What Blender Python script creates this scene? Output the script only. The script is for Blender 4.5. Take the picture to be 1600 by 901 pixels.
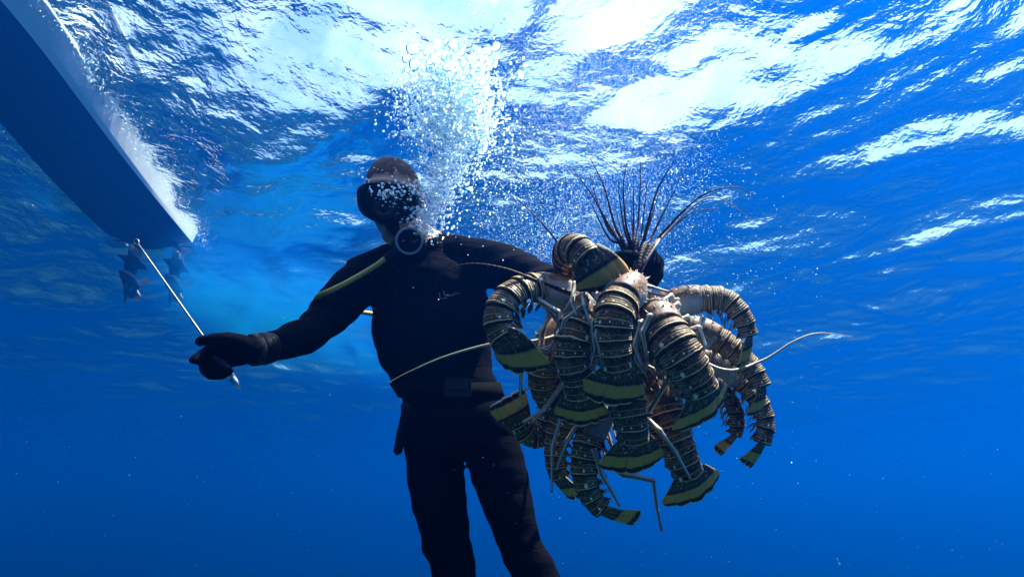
import bpy, bmesh, math, random
import numpy as np
from mathutils import Vector, Matrix, noise as mnoise

random.seed(11); rng = np.random.default_rng(11)
S = bpy.context.scene
for o in list(bpy.data.objects): bpy.data.objects.remove(o)
COL = S.collection
R = math.radians

# ------------------------------------------------------------------ camera
DEPTH = 5.2                       # camera below the mean water level
PITCH = R(22); F = 873.0          # focal length in photograph pixels (1600 wide)
cam_d = bpy.data.cameras.new('camera'); cam = bpy.data.objects.new('camera', cam_d); COL.objects.link(cam)
cam_d.sensor_width = 36; cam_d.lens = 36 * F / 1600; cam_d.clip_start = 0.02; cam_d.clip_end = 2000
CP = Vector((0, 0, -DEPTH)); cam.location = CP; cam.rotation_euler = (R(90) + PITCH, 0, 0); S.camera = cam
RT = Vector((1, 0, 0)); FW = Vector((0, math.cos(PITCH), math.sin(PITCH))); UP = Vector((0, -math.sin(PITCH), math.cos(PITCH)))
def P(px, py, Z): return CP + Z * (FW + (px - 800) / F * RT + (450.5 - py) / F * UP)
def CD(a, b, c): return (RT * a + UP * b - FW * c).normalized()      # right, up, towards the viewer

# ------------------------------------------------------------------ sky, sun, exposure
SUN_EL, SUN_AZ = R(65), R(74)     # azimuth from the view direction: high and to the right
w = bpy.data.worlds.new('World'); S.world = w; w.use_nodes = True
nt = w.node_tree; nt.nodes.clear()
sky = nt.nodes.new('ShaderNodeTexSky'); sky.sky_type = 'NISHITA'; sky.sun_disc = False
sky.sun_elevation = SUN_EL; sky.sun_rotation = SUN_AZ
bgn = nt.nodes.new('ShaderNodeBackground'); bgn.inputs[1].default_value = 0.12
tcw = nt.nodes.new('ShaderNodeTexCoord'); cn = nt.nodes.new('ShaderNodeTexNoise'); nt.links.new(tcw.outputs['Generated'], cn.inputs['Vector'])
cn.inputs['Scale'].default_value = 5.5; cn.inputs['Detail'].default_value = 7; cn.inputs['Roughness'].default_value = .6; cn.inputs['Distortion'].default_value = .5
cm = nt.nodes.new('ShaderNodeMapRange'); nt.links.new(cn.outputs['Fac'], cm.inputs[0]); cm.inputs[1].default_value = .36; cm.inputs[2].default_value = .66; cm.inputs[4].default_value = .8
cx = nt.nodes.new('ShaderNodeMix'); cx.data_type = 'RGBA'; nt.links.new(cm.outputs[0], cx.inputs[0]); nt.links.new(sky.outputs[0], cx.inputs[6]); cx.inputs[7].default_value = (3.6, 3.9, 4.2, 1)
wo = nt.nodes.new('ShaderNodeOutputWorld'); nt.links.new(cx.outputs[2], bgn.inputs[0]); nt.links.new(bgn.outputs[0], wo.inputs[0])
sd = Vector((math.sin(SUN_AZ) * math.cos(SUN_EL), math.cos(SUN_AZ) * math.cos(SUN_EL), math.sin(SUN_EL)))
sl = bpy.data.lights.new('sun', 'SUN'); sl.energy = 4.5; sl.angle = R(0.5); sl.color = (1, .93, .82)
so = bpy.data.objects.new('sun', sl); COL.objects.link(so); so.rotation_euler = (-sd).to_track_quat('-Z', 'Y').to_euler()
S.view_settings.view_transform = 'Standard'; S.view_settings.look = 'None'; S.view_settings.gamma = 1
S.view_settings.exposure = 2.12
S.render.engine = 'CYCLES'
c = S.cycles; c.use_denoising = True; c.denoiser = 'OPENIMAGEDENOISE'; c.use_adaptive_sampling = False
c.max_bounces = 8; c.diffuse_bounces = 2; c.glossy_bounces = 4; c.transmission_bounces = 4; c.volume_bounces = 0
c.transparent_max_bounces = 32; c.caustics_reflective = True; c.sample_clamp_indirect = 6

# ------------------------------------------------------------------ node helpers
class NT:
    def __init__(s, name):
        s.m = bpy.data.materials.new(name); s.m.use_nodes = True; s.t = s.m.node_tree; s.t.nodes.clear()
        s.out = s.t.nodes.new('ShaderNodeOutputMaterial')
    def n(s, typ, ins=None, **kw):
        d = s.t.nodes.new(typ)
        for k, v in kw.items(): setattr(d, k, v)
        for k, v in (ins or {}).items():
            if isinstance(v, bpy.types.NodeSocket): s.t.links.new(v, d.inputs[k])
            else: d.inputs[k].default_value = v
        return d
    def math(s, op, a, b=0.0, cl=False):
        return s.n('ShaderNodeMath', {0: a, 1: b}, operation=op, use_clamp=cl).outputs[0]
    def mix(s, f, a, b):
        d = s.n('ShaderNodeMix', data_type='RGBA')
        for k, v in ((0, f), (6, a), (7, b)):
            if isinstance(v, bpy.types.NodeSocket): s.t.links.new(v, d.inputs[k])
            else: d.inputs[k].default_value = v if k == 0 else (*v, 1)
        return d.outputs[2]
    def step(s, x, a, b):
        d = s.n('ShaderNodeMapRange', {0: x, 1: a, 2: b, 3: 0.0, 4: 1.0}, interpolation_type='SMOOTHSTEP'); return d.outputs[0]
    def band(s, x, lo, hi, e):
        return s.math('MULTIPLY', s.step(x, lo - e, lo + e), s.math('SUBTRACT', 1.0, s.step(x, hi - e, hi + e)))
    def attr(s, a): return s.n('ShaderNodeAttribute', attribute_name=a).outputs['Fac']
    def coord(s): return s.n('ShaderNodeTexCoord').outputs['Object']
    def noise(s, scale, detail=4, rough=.55, vec=None, dist=0):
        d = s.n('ShaderNodeTexNoise', {'Scale': scale, 'Detail': detail, 'Roughness': rough, 'Distortion': dist})
        s.t.links.new(vec if vec is not None else s.coord(), d.inputs['Vector']); return d.outputs['Fac']
    def bump(s, h, strength=.3, dist=.002, normal=None):
        ins = {'Height': h, 'Strength': strength, 'Distance': dist}
        if normal is not None: ins['Normal'] = normal
        return s.n('ShaderNodeBump', ins).outputs[0]
    def bsdf(s, col, rough=.5, metal=0., spec=.5, normal=None, **kw):
        b = s.n('ShaderNodeBsdfPrincipled')
        for k, v in (('Base Color', col), ('Roughness', rough), ('Metallic', metal), ('Specular IOR Level', spec)):
            if isinstance(v, bpy.types.NodeSocket): s.t.links.new(v, b.inputs[k])
            else: b.inputs[k].default_value = (*v, 1) if isinstance(v, tuple) else v
        if normal is not None: s.t.links.new(normal, b.inputs['Normal'])
        for k, v in kw.items(): b.inputs[k].default_value = v
        return b.outputs[0]
    def done(s, surf=None, vol=None):
        if surf is not None: s.t.links.new(surf, s.out.inputs['Surface'])
        if vol is not None: s.t.links.new(vol, s.out.inputs['Volume'])
        return s.m
def plain(name, col, rough=.5, metal=0., spec=.5, nscale=60, nvar=.35, bump=.2):
    t = NT(name); nz = t.noise(nscale, 5)
    a = tuple(x * (1 - nvar) for x in col); b = tuple(min(1, x * (1 + nvar)) for x in col)
    return t.done(t.bsdf(t.mix(nz, a, b), rough, metal, spec, t.bump(nz, bump, .001)))

# ------------------------------------------------------------------ mesh helpers
def mesh_obj(name, verts, faces, mat=None, parent=None, smooth=True, attrs=None):
    me = bpy.data.meshes.new(name); me.from_pydata([tuple(v) for v in verts], [], faces); me.update()
    if smooth: me.polygons.foreach_set('use_smooth', [True] * len(me.polygons))
    for k, v in (attrs or {}).items():
        a = me.attributes.new(k, 'FLOAT', 'POINT'); a.data.foreach_set('value', np.asarray(v, dtype=np.float32))
    if mat: me.materials.append(mat)
    o = bpy.data.objects.new(name, me); COL.objects.link(o)
    if parent:
        o.parent = parent; o.matrix_parent_inverse = Matrix.Translation(-parent.location)
    return o
def tag(o, label=None, cat=None, group=None, kind=None):
    for k, v in (('label', label), ('category', cat), ('group', group), ('kind', kind)):
        if v: o[k] = v
    return o
def empty(name, loc, label, cat, group=None):
    o = bpy.data.objects.new(name, None); COL.objects.link(o); o.location = loc; o.empty_display_size = .05
    return tag(o, label, cat, group)
def spline(pts, n):                     # Catmull-Rom through the points, resampled evenly
    p = [Vector(q) for q in pts]
    if len(p) == 2: return [p[0].lerp(p[1], i / (n - 1)) for i in range(n)]
    q = [p[0] * 2 - p[1]] + p + [p[-1] * 2 - p[-2]]; dense = []
    for i in range(1, len(q) - 2):
        a, b, c_, d = q[i - 1], q[i], q[i + 1], q[i + 2]
        for k in range(24):
            t = k / 24; t2 = t * t; t3 = t2 * t
            dense.append(.5 * ((2 * b) + (c_ - a) * t + (2 * a - 5 * b + 4 * c_ - d) * t2 + (3 * b - a - 3 * c_ + d) * t3))
    dense.append(p[-1]); L = [0]
    for i in range(1, len(dense)): L.append(L[-1] + (dense[i] - dense[i - 1]).length)
    out = []; j = 0
    for i in range(n):
        s = L[-1] * i / (n - 1)
        while j < len(L) - 2 and L[j + 1] < s: j += 1
        f = (s - L[j]) / max(1e-9, L[j + 1] - L[j]); out.append(dense[j].lerp(dense[j + 1], min(1, max(0, f))))
    return out
def lerp_list(vals, n):
    return list(np.interp(np.linspace(0, 1, n), np.linspace(0, 1, len(vals)), vals))
def frames(path, hint, at=None):        # tangents and transported normals, normal = hint at index `at`
    n = len(path); T = []
    for i in range(n): T.append((path[min(n - 1, i + 1)] - path[max(0, i - 1)]).normalized())
    at = n // 2 if at is None else at
    N = [None] * n; h = Vector(hint); N[at] = (h - T[at] * h.dot(T[at])).normalized()
    for rngi, st in ((range(at + 1, n), -1), (range(at - 1, -1, -1), 1)):
        for i in rngi:
            v = N[i + st]; N[i] = (v - T[i] * v.dot(T[i])).normalized()
    B = [T[i].cross(N[i]).normalized() for i in range(n)]
    return T, N, B
def tube_geo(path, rad, seg=10, rad2=None, hint=(0.13, .41, .9), base=0, rounded=False):
    T, N, B = frames(path, hint, 0); V = []; Fc = []; U = []; W = []
    n = len(path); rad2 = rad2 or rad
    for i in range(n):
        for k in range(seg):
            a = 2 * math.pi * k / seg
            V.append(path[i] + N[i] * (rad[i] * math.cos(a)) + B[i] * (rad2[i] * math.sin(a))); U.append(i / (n - 1)); W.append(k / seg)
    for i in range(n - 1):
        for k in range(seg):
            a = base + i * seg + k; b = base + i * seg + (k + 1) % seg; Fc.append((a, b, b + seg, a + seg))
    k0 = len(V); V.append(path[0] - T[0] * (rad[0] * (.8 if rounded else .15))); V.append(path[-1] + T[-1] * (rad[-1] * (.8 if rounded else .15))); U += [0, 1]; W += [0, 0]
    for k in range(seg):
        Fc.append((base + (k + 1) % seg, base + k, base + k0)); Fc.append((base + (n - 1) * seg + k, base + (n - 1) * seg + (k + 1) % seg, base + k0 + 1))
    return V, Fc, U, W
def tube(name, pts, radii, mat, parent=None, n=24, seg=10, smoothpath=True, **kw):
    path = spline(pts, n) if smoothpath else [Vector(p) for p in pts]
    rad = lerp_list(radii, len(path)); V, Fc, U, W = tube_geo(path, rad, seg, **kw)
    return mesh_obj(name, V, Fc, mat, parent, attrs={'u': U, 'v': W})
class Geo:                              # several shells collected into one mesh
    def __init__(s): s.V = []; s.F = []; s.U = []; s.W = []
    def add(s, V, Fc, U=None, W=None):
        b = len(s.V); s.V += list(V); s.F += [tuple(i + b for i in f) for f in Fc]
        s.U += list(U) if U is not None else [0] * len(V); s.W += list(W) if W is not None else [0] * len(V)
    def tube(s, pts, radii, n=12, seg=10, sm=True, **kw):
        path = spline(pts, n) if sm else [Vector(p) for p in pts]
        V, Fc, U, W = tube_geo(path, lerp_list(radii, len(path)), seg, **kw); s.add(V, Fc, U, W)
    def lathe(s, c0, axis, prof, seg=24):   # prof: (distance along axis, radius)
        ax = Vector(axis).normalized(); x = ax.orthogonal().normalized(); y = ax.cross(x); V = []; Fc = []; n = len(prof)
        for d, r in prof:
            for k in range(seg):
                a = 2 * math.pi * k / seg; V.append(Vector(c0) + ax * d + (x * math.cos(a) + y * math.sin(a)) * r)
        for i in range(n - 1):
            for k in range(seg): Fc.append((i * seg + k, i * seg + (k + 1) % seg, (i + 1) * seg + (k + 1) % seg, (i + 1) * seg + k))
        Fc.append(tuple(reversed(range(seg)))); Fc.append(tuple((n - 1) * seg + k for k in range(seg))); s.add(V, Fc)
    def box(s, c0, x, y, z):            # centre and three half-axis vectors
        V = [Vector(c0) + Vector(x) * i + Vector(y) * j + Vector(z) * k for k in (-1, 1) for j in (-1, 1) for i in (-1, 1)]
        s.add(V, [(0, 2, 3, 1), (4, 5, 7, 6), (0, 1, 5, 4), (2, 6, 7, 3), (0, 4, 6, 2), (1, 3, 7, 5)])
    def ball(s, c0, r, axes=None, seg=14, rings=9):
        X, Y, Zv = axes or (Vector((1, 0, 0)), Vector((0, 1, 0)), Vector((0, 0, 1)))
        rx, ry, rz = r if isinstance(r, tuple) else (r, r, r); V = []; Fc = []
        for i in range(1, rings):
            t = math.pi * i / rings
            for k in range(seg):
                a = 2 * math.pi * k / seg; V.append(Vector(c0) + X * (rx * math.sin(t) * math.cos(a)) + Y * (ry * math.sin(t) * math.sin(a)) + Zv * (rz * math.cos(t)))
        for i in range(rings - 2):
            for k in range(seg): Fc.append((i * seg + k, (i + 1) * seg + k, (i + 1) * seg + (k + 1) % seg, i * seg + (k + 1) % seg))
        t0 = len(V); V.append(Vector(c0) + Zv * rz); V.append(Vector(c0) - Zv * rz)
        for k in range(seg): Fc.append((t0, k, (k + 1) % seg)); Fc.append((t0 + 1, (rings - 2) * seg + (k + 1) % seg, (rings - 2) * seg + k))
        s.add(V, Fc)
    def obj(s, name, mat, parent=None, smooth=True): return mesh_obj(name, s.V, s.F, mat, parent, smooth, {'u': s.U, 'v': s.W})

# ================================================================== SETTING
# ---- water surface: one displaced sheet, fine ripples added by the material
def axis_pts(lo, hi, d, far):
    a = list(np.arange(lo, hi + 1e-6, d)); st = d; x = hi
    r_ = []
    while x < far: st *= 1.12; x += st; r_.append(min(x, far))
    st = d; x = lo; l_ = []
    while x > -far: st *= 1.12; x -= st; l_.append(max(x, -far))
    return np.array(l_[::-1] + a + r_)
ax_, ay_ = axis_pts(-13, 14, .08, 390), axis_pts(2.0, 26, .08, 390)
X, Y = np.meshgrid(ax_, ay_)
def waves(X, Y):
    r = np.random.default_rng(5); Zh = np.zeros_like(X)
    Xw = X + .22 * np.sin(1.1 * Y + .7 * np.sin(.9 * X)) + .07 * np.sin(3.7 * Y + 2.1 * X); Yw = Y + .22 * np.sin(1.3 * X + .8 * np.sin(.7 * Y)) + .07 * np.sin(4.3 * X - 1.7 * Y)
    wl = np.geomspace(.35, 9.5, 46)
    for l in wl:
        th = R(62) + r.normal(0, .62); k = 2 * math.pi / l
        sl_ = .038 * (1.14 if l > 1.6 else 1.08 if l > .7 else .95); ph = r.uniform(0, 6.28)
        arg = k * (Xw * math.cos(th) + Yw * math.sin(th)) + ph
        Zh += sl_ / k * (np.sin(arg) + .28 * np.cos(2 * arg)) * (.75 + .5 * np.sin(.37 * X * r.uniform(.4, 1.2) + .41 * Y * r.uniform(.4, 1.2) + ph * 3))
    return Zh
fade = np.clip(1.3 - np.hypot(X, Y - 8) / 60, .25, 1)
Zs = waves(X, Y) * fade
ny, nx = X.shape
V = np.stack([X.ravel(), Y.ravel(), Zs.ravel()], 1)
ii = (np.arange(ny - 1)[:, None] * nx + np.arange(nx - 1)[None, :]).ravel()
Fq = np.stack([ii, ii + 1, ii + nx + 1, ii + nx], 1)
def fast_mesh(name, V, Fq, mat):
    me = bpy.data.meshes.new(name); k = Fq.shape[1]
    me.vertices.add(len(V)); me.vertices.foreach_set('co', np.asarray(V, dtype=np.float32).ravel())
    me.loops.add(Fq.size); me.loops.foreach_set('vertex_index', Fq.astype(np.int32).ravel())
    me.polygons.add(len(Fq)); me.polygons.foreach_set('loop_start', np.arange(0, Fq.size, k, dtype=np.int32))
    me.polygons.foreach_set('use_smooth', np.ones(len(Fq), dtype=bool)); me.update(calc_edges=True); me.validate()
    me.materials.append(mat); o = bpy.data.objects.new(name, me); COL.objects.link(o); return o
t = NT('water_surface')
n1 = t.noise(2.3, 4, .5, dist=.35); n2 = t.noise(9, 3, .5, dist=.6)
h = t.math('ADD', n1, t.math('MULTIPLY', n2, .22))
nb = t.bump(h, 1.0, .055)
fr = t.n('ShaderNodeFresnel', {'IOR': 1.333, 'Normal': nb}).outputs[0]
tr = t.n('ShaderNodeBsdfTransparent', {'Color': (1, 1, 1, 1)}).outputs[0]
gl = t.n('ShaderNodeBsdfGlossy', {'Color': (1, 1, 1, 1), 'Roughness': .02, 'Normal': nb}).outputs[0]
M_water = t.done(t.n('ShaderNodeMixShader', {0: fr, 1: tr, 2: gl}).outputs[0])
sea = fast_mesh('water_surface', V, Fq, M_water); tag(sea, 'rippled underside of the sea surface', 'sea surface', kind='structure')

# ---- seabed far below and the body of water itself
t = NT('sand'); nz = t.noise(.3, 8, .6)
M_sand = t.done(t.bsdf(t.mix(nz, (.22, .21, .17), (.40, .37, .30)), .9, normal=t.bump(nz, .5, .3)))
gx = np.linspace(-390, 390, 90); GX, GY = np.meshgrid(gx, gx); GZ = -44 + 1.2 * np.sin(GX * .07) * np.cos(GY * .05) + .5 * np.sin(GX * .31 + GY * .22)
jj = (np.arange(89)[:, None] * 90 + np.arange(89)[None, :]).ravel()
bed = fast_mesh('seabed', np.stack([GX.ravel(), GY.ravel(), GZ.ravel()], 1), np.stack([jj, jj + 1, jj + 91, jj + 90], 1), M_sand)
tag(bed, 'sandy seabed far below in the deep blue', 'seabed', kind='structure')
t = NT('sea_water')
pv = t.n('ShaderNodeVolumePrincipled', {'Color': (.0, .096, .54, 1), 'Density': .050, 'Anisotropy': .70, 'Absorption Color': (.06, .27, .88, 1)})
M_vol = t.done(vol=pv.outputs[0])
g = Geo(); g.box((0, 0, -22.5), (400, 0, 0), (0, 400, 0), (0, 0, 25.5))
hz = g.obj('haze', M_vol, smooth=False); tag(hz, 'clear blue sea water fading to deep blue', 'water', kind='stuff')

# ================================================================== BOAT
M_bottom = plain('bottom_paint', (.010, .008, .022), .6, nscale=3, nvar=.4, bump=.1)
M_gel = plain('white_gelcoat', (.72, .74, .74), .3, nscale=2, nvar=.08, bump=.03)
M_motor = plain('motor_grey', (.02, .022, .026), .4, nscale=12, bump=.05)
M_steel = plain('steel', (.55, .56, .58), .25, metal=1, nscale=200, nvar=.1, bump=.05)
def on_level(px, py, z):                # where the sight line through a pixel meets the level z
    d = P(px, py, 1) - CP; return CP + d * ((z - CP.z) / d.z)
q0, q1 = on_level(306, 368, 0), on_level(112, 70, 0)                    # the waterline on the side facing us
axv = (q1 - q0).normalized(); side = Vector((axv.y, -axv.x, 0)); side = side if side.x < 0 else -side; A = q0 + side * .78      # towards the bow; +side is the picture's left
boat = empty('motor_boat', A, 'dark bottomed motor boat floating at the surface with two outboards at its stern', 'boat')
LB, HBm = 6.8, .78
st = []
for i in range(29):
    s = i / 28; x = s * LB
    end = 1 - max(0, (s - .72) / .28) ** 2.2
    bw = max(.015, (.745 - .30 * s ** 1.6) * end)                       # half beam at the chine
    keel = -.40 + .46 * max(0, (s - .68) / .32) ** 2.4
    chine = -.16 - .10 * math.sin(math.pi * min(1, s * 1.2)) + .30 * max(0, (s - .75) / .25) ** 2
    keel = min(keel, chine - .02)
    tw = max(.03, HBm * (1 - max(0, (s - .78) / .22) ** 2.6)); top = .7 + .35 * s ** 2
    st.append((x, bw, keel, chine, top, tw))
def hp(x, y, z): return A + axv * x + side * y + Vector((0, 0, z))
# bottom (keel to chine, with two lifting strakes) and topsides, each one mesh
g = Geo(); rows = []
prof = [-1, -.985, -.7, -.68, -.35, -.33, 0, .33, .35, .68, .7, .985, 1]
for (x, bw, k_, ch, tp, tw) in st:
    row = []
    for q in prof:
        aq = abs(q); z = k_ + (ch - k_) * aq ** 1.05 - (.022 if .3 < aq < .34 or .66 < aq < .69 else 0)
        row.append(hp(x, q * bw, z))
    rows.append(row)
V = [v for r_ in rows for v in r_]; m = len(prof)
Fc = [(i * m + k, i * m + k + 1, (i + 1) * m + k + 1, (i + 1) * m + k) for i in range(28) for k in range(m - 1)]
Fc.append(tuple(range(m)))
mesh_obj('hull_bottom', V, Fc, M_bottom, boat, smooth=False)
V = []; Fc = []
for (x, bw, k_, ch, tp, tw) in st:
    V += [hp(x, -bw - .004, ch - .006), hp(x, -(bw + .35 * (tw - bw)), ch + .05), hp(x, -tw, .03), hp(x, -tw * 1.08 - .05, tp), hp(x, tw * 1.08 + .05, tp), hp(x, tw, .03), hp(x, bw + .35 * (tw - bw), ch + .05), hp(x, bw + .004, ch - .006)]
for i in range(28):
    for k in range(7): Fc.append((i * 8 + k, i * 8 + k + 1, (i + 1) * 8 + k + 1, (i + 1) * 8 + k))
Fc.append(tuple(range(8))); Fc.append(tuple(28 * 8 + k for k in range(8)))
mesh_obj('hull_side', V, Fc, M_gel, boat, smooth=False)
g = Geo()                                # rub rail along both sides
for sg in (-1, 1): g.tube([hp(x, sg * (tw * 1.08 + .07), tp - .05) for (x, bw, k_, ch, tp, tw) in st], [.03], n=40, seg=8)
g.obj('rub_rail', M_gel, boat)
for sg in (-.40, .40):                   # two outboards
    mo = Geo(); mo.ball(hp(-.42, sg, .95), (.33, .22, .34), (axv, side, Vector((0, 0, 1)))); mo.box(hp(-.1, sg, .45), axv * .12, side * .1, (0, 0, .3))
    mo.box(hp(-.38, sg, .3), axv * .13, side * .07, (0, 0, .5)); m_o = mo.obj('outboard', M_motor, boat)
    lo = Geo(); K = 1.55
    lo.box(hp(-.42, sg, -.42), axv * .17, side * .05, (0, 0, .30)); lo.box(hp(-.46, sg, -.50), axv * .32, side * .16, (0, 0, .015))
    lo.tube([hp(-.05, sg, -.86), hp(-.25, sg, -.86), hp(-.55, sg, -.86), hp(-.74, sg, -.86)], [.02, .10, .11, .08], n=12, seg=12); lo.box(hp(-.42, sg, -.72), axv * .13, side * .045, (0, 0, .14))
    lo.add([hp(-.22, sg, -.92), hp(-.66, sg, -.92), hp(-.58, sg, -1.38), hp(-.34, sg - .03, -.93), hp(-.34, sg + .03, -.93)], [(0, 3, 2), (0, 2, 4), (1, 2, 3), (1, 4, 2), (0, 4, 1, 3)])
    lo.obj('lower_unit', M_motor, boat)
    pr = Geo(); cc = hp(-.82, sg, -.86); pr.lathe(cc, axv, [(-.12, .03), (-.08, .07), (.08, .085)], 12)
    for b_ in range(3):
        a0 = b_ * 2.094 + .4
        ra = [(side * math.cos(a0 + d) + Vector((0, 0, 1)) * math.sin(a0 + d)) for d in (-.42, -.1, .3, .5)]
        pr.add([cc + ra[0] * .05 * K - axv * .03, cc + ra[0] * .16 * K - axv * .05, cc + ra[1] * .2 * K - axv * .02, cc + ra[2] * .19 * K + axv * .03, cc + ra[3] * .13 * K + axv * .05, cc + ra[2] * .05 * K + axv * .03], [(0, 1, 2, 3, 4, 5)])
    pr.obj('propeller', M_motor, boat, smooth=False)
for sg in (-.62, .62):
    g = Geo(); g.box(hp(-.14, sg, -.27), axv * .16, side * .17, (0, 0, .012)); g.obj('trim_tab', M_steel, boat, smooth=False)

# propwash: a cloud of micro-bubbles drifting from the stern
t = NT('propwash'); tc = t.n('ShaderNodeTexCoord').outputs['Object']
ln = t.n('ShaderNodeVectorMath', {0: tc}, operation='LENGTH').outputs['Value']
nz = t.noise(2.3, 4, .62, tc, 1.2)
den = t.math('MULTIPLY', t.math('SUBTRACT', 1.0, t.step(ln, .15, 1.0)), t.step(nz, .36, .68))
pv = t.n('ShaderNodeVolumePrincipled', {'Color': (.01, .24, .99, 1), 'Anisotropy': .15, 'Absorption Color': (.0, .2, .95, 1)})
t.t.links.new(t.math('MULTIPLY', den, 1.8), pv.inputs['Density']); M_wash = t.done(vol=pv.outputs[0])
def wash(a, b, rw, rh, lab):
    a, b = Vector(a), Vector(b); g = Geo(); g.ball((0, 0, 0), 1.0, seg=24, rings=14)
    o = g.obj('propwash', M_wash); d = b - a; o.location = (a + b) / 2
    x = d.normalized(); z = Vector((0, 0, 1)); y = z.cross(x).normalized(); z = x.cross(y)
    o.rotation_euler = Matrix((x, y, z)).transposed().to_euler(); o.scale = (d.length / 2, rw, rh)
    return tag(o, lab, 'bubble cloud', kind='stuff')
wash(P(150, 380, 10.8), P(690, 575, 12.6), 2.4, 1.4, 'pale cyan cloud of propeller wash trailing from the stern')
wash(P(-120, 150, 9.0), P(330, 420, 11.4), 1.3, .75, 'thin pale cloud of wash along the hull')

# ================================================================== DIVER
def union_remesh(g, voxel, smooth_it=4):
    o = g.obj('tmp', None); md = o.modifiers.new('r', 'REMESH'); md.mode = 'VOXEL'; md.voxel_size = voxel
    ms = o.modifiers.new('s', 'SMOOTH'); ms.iterations = smooth_it; ms.factor = .5
    dg = bpy.context.evaluated_depsgraph_get(); me = bpy.data.meshes.new_from_object(o.evaluated_get(dg))
    bpy.data.objects.remove(o); me.polygons.foreach_set('use_smooth', [True] * len(me.polygons)); return me
t = NT('neoprene'); nz = t.noise(38, 4, .6); n2 = t.noise(420, 2)
mp = t.n('ShaderNodeMapping', {'Vector': t.coord(), 'Scale': (7, 7, 26)}).outputs[0]; n3 = t.noise(1.6, 3, .6, mp, .8)
hh = t.math('ADD', t.math('MULTIPLY', n3, 1.0), t.math('ADD', t.math('MULTIPLY', nz, .25), t.math('MULTIPLY', n2, .02)))
M_suit = t.done(t.bsdf(t.mix(nz, (.0016, .0018, .0034), (.0036, .0040, .0070)), .9, spec=.02, normal=t.bump(hh, .4, .010)))
t = NT('skin'); nz = t.noise(30, 4)
M_skin = t.done(t.bsdf(t.mix(nz, (.40, .16, .09), (.56, .26, .15)), .45, normal=t.bump(t.noise(300, 3), .15, .001)))
t = NT('cropped_hair'); nz = t.noise(500, 3, .7)
M_hair = t.done(t.bsdf(t.mix(nz, (.06, .024, .012), (.24, .10, .05)), .8, normal=t.bump(nz, .9, .003)))
M_rubber = plain('black_rubber', (.004, .004, .006), .55, spec=.12, nscale=80, nvar=.3, bump=.15)
M_lens = NT('mask_lens'); M_lens = M_lens.done(M_lens.bsdf((.004, .004, .006), .06, spec=.35))
M_web = plain('webbing', (.002, .002, .003), .9, spec=.04, nscale=300, nvar=.4, bump=.5)
M_buckle = plain('dark_buckle', (.012, .011, .014), .6, spec=.2, nscale=90)
M_cuff = plain('grey_strap', (.018, .02, .026), .8, spec=.08, nscale=150, nvar=.3, bump=.3)
M_hose = plain('yellow_hose', (.42, .32, .035), .5, nscale=30, nvar=.25, bump=.1)
M_chrome = plain('brushed_metal', (.62, .63, .65), .28, metal=1, nscale=150, nvar=.12, bump=.05)
M_shaft = plain('dull_steel', (.20, .21, .23), .45, metal=.8, nscale=90, nvar=.4, bump=.1)
M_ring = plain('pale_ring', (.30, .32, .36), .4, nscale=60, nvar=.15, bump=.1)
M_grip = plain('purple_grip', (.05, .018, .055), .55, nscale=120, nvar=.3, bump=.3)
M_mark = plain('white_print', (.16, .17, .24), .6, nscale=200, nvar=.4, bump=.05)

person = empty('person', P(715, 700, 1.46), 'diver in a black wetsuit holding out a bunch of lobsters in one fist', 'person')
g = Geo()
def sect(rows, seg=24):                 # stacked elliptical sections across the torso: px, py, Z, half width, half depth
    path = [P(*r_[:3]) for r_ in rows]; n = 4 * len(rows)
    pp = spline(path, n); rx = lerp_list([r_[3] for r_ in rows], n); rd = lerp_list([r_[4] for r_ in rows], n)
    V, Fc, U, W = tube_geo(pp, rx, seg, rd, hint=RT); g.add(V, Fc)
# torso, neck
sect([(634, 352, 1.625, .050, .056), (650, 375, 1.63, .060, .064), (662, 398, 1.635, .082, .08), (668, 424, 1.63, .150, .098), (672, 450, 1.615, .168, .112),
      (673, 485, 1.60, .172, .118), (677, 520, 1.58, .168, .116), (687, 560, 1.56, .148, .106), (700, 600, 1.535, .130, .098),
      (708, 640, 1.51, .137, .100), (719, 682, 1.485, .152, .108), (726, 704, 1.475, .150, .090)])
g.tube([P(652, 368, 1.645), P(690, 388, 1.645), P(735, 400, 1.635), P(772, 411, 1.61)], [.040, .046, .055, .064], seg=16)       # trapezius and shoulders
g.tube([P(640, 376, 1.645), P(618, 398, 1.635), P(590, 417, 1.62), P(563, 436, 1.595)], [.042, .046, .056, .065], seg=16)
# picture-left arm, reaching forward with the rod
g.tube([P(572, 434, 1.60), P(556, 447, 1.57), P(520, 485, 1.47), P(488, 517, 1.38)], [.066, .066, .056, .045], n=18, seg=18, rounded=True)
g.tube([P(497, 510, 1.40), P(480, 523, 1.35), P(450, 534, 1.28), P(418, 542, 1.21), P(398, 546, 1.18)], [.043, .044, .041, .033, .031], n=18, seg=18, rounded=True)
# picture-right arm, holding the catch towards the viewer
g.tube([P(764, 412, 1.61), P(785, 417, 1.575), P(820, 430, 1.46), P(852, 441, 1.36)], [.068, .066, .053, .044], n=18, seg=18, rounded=True)
g.tube([P(845, 439, 1.38), P(870, 443, 1.31), P(915, 444, 1.22), P(958, 438, 1.15)], [.043, .043, .038, .031], n=18, seg=18, rounded=True)
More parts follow.
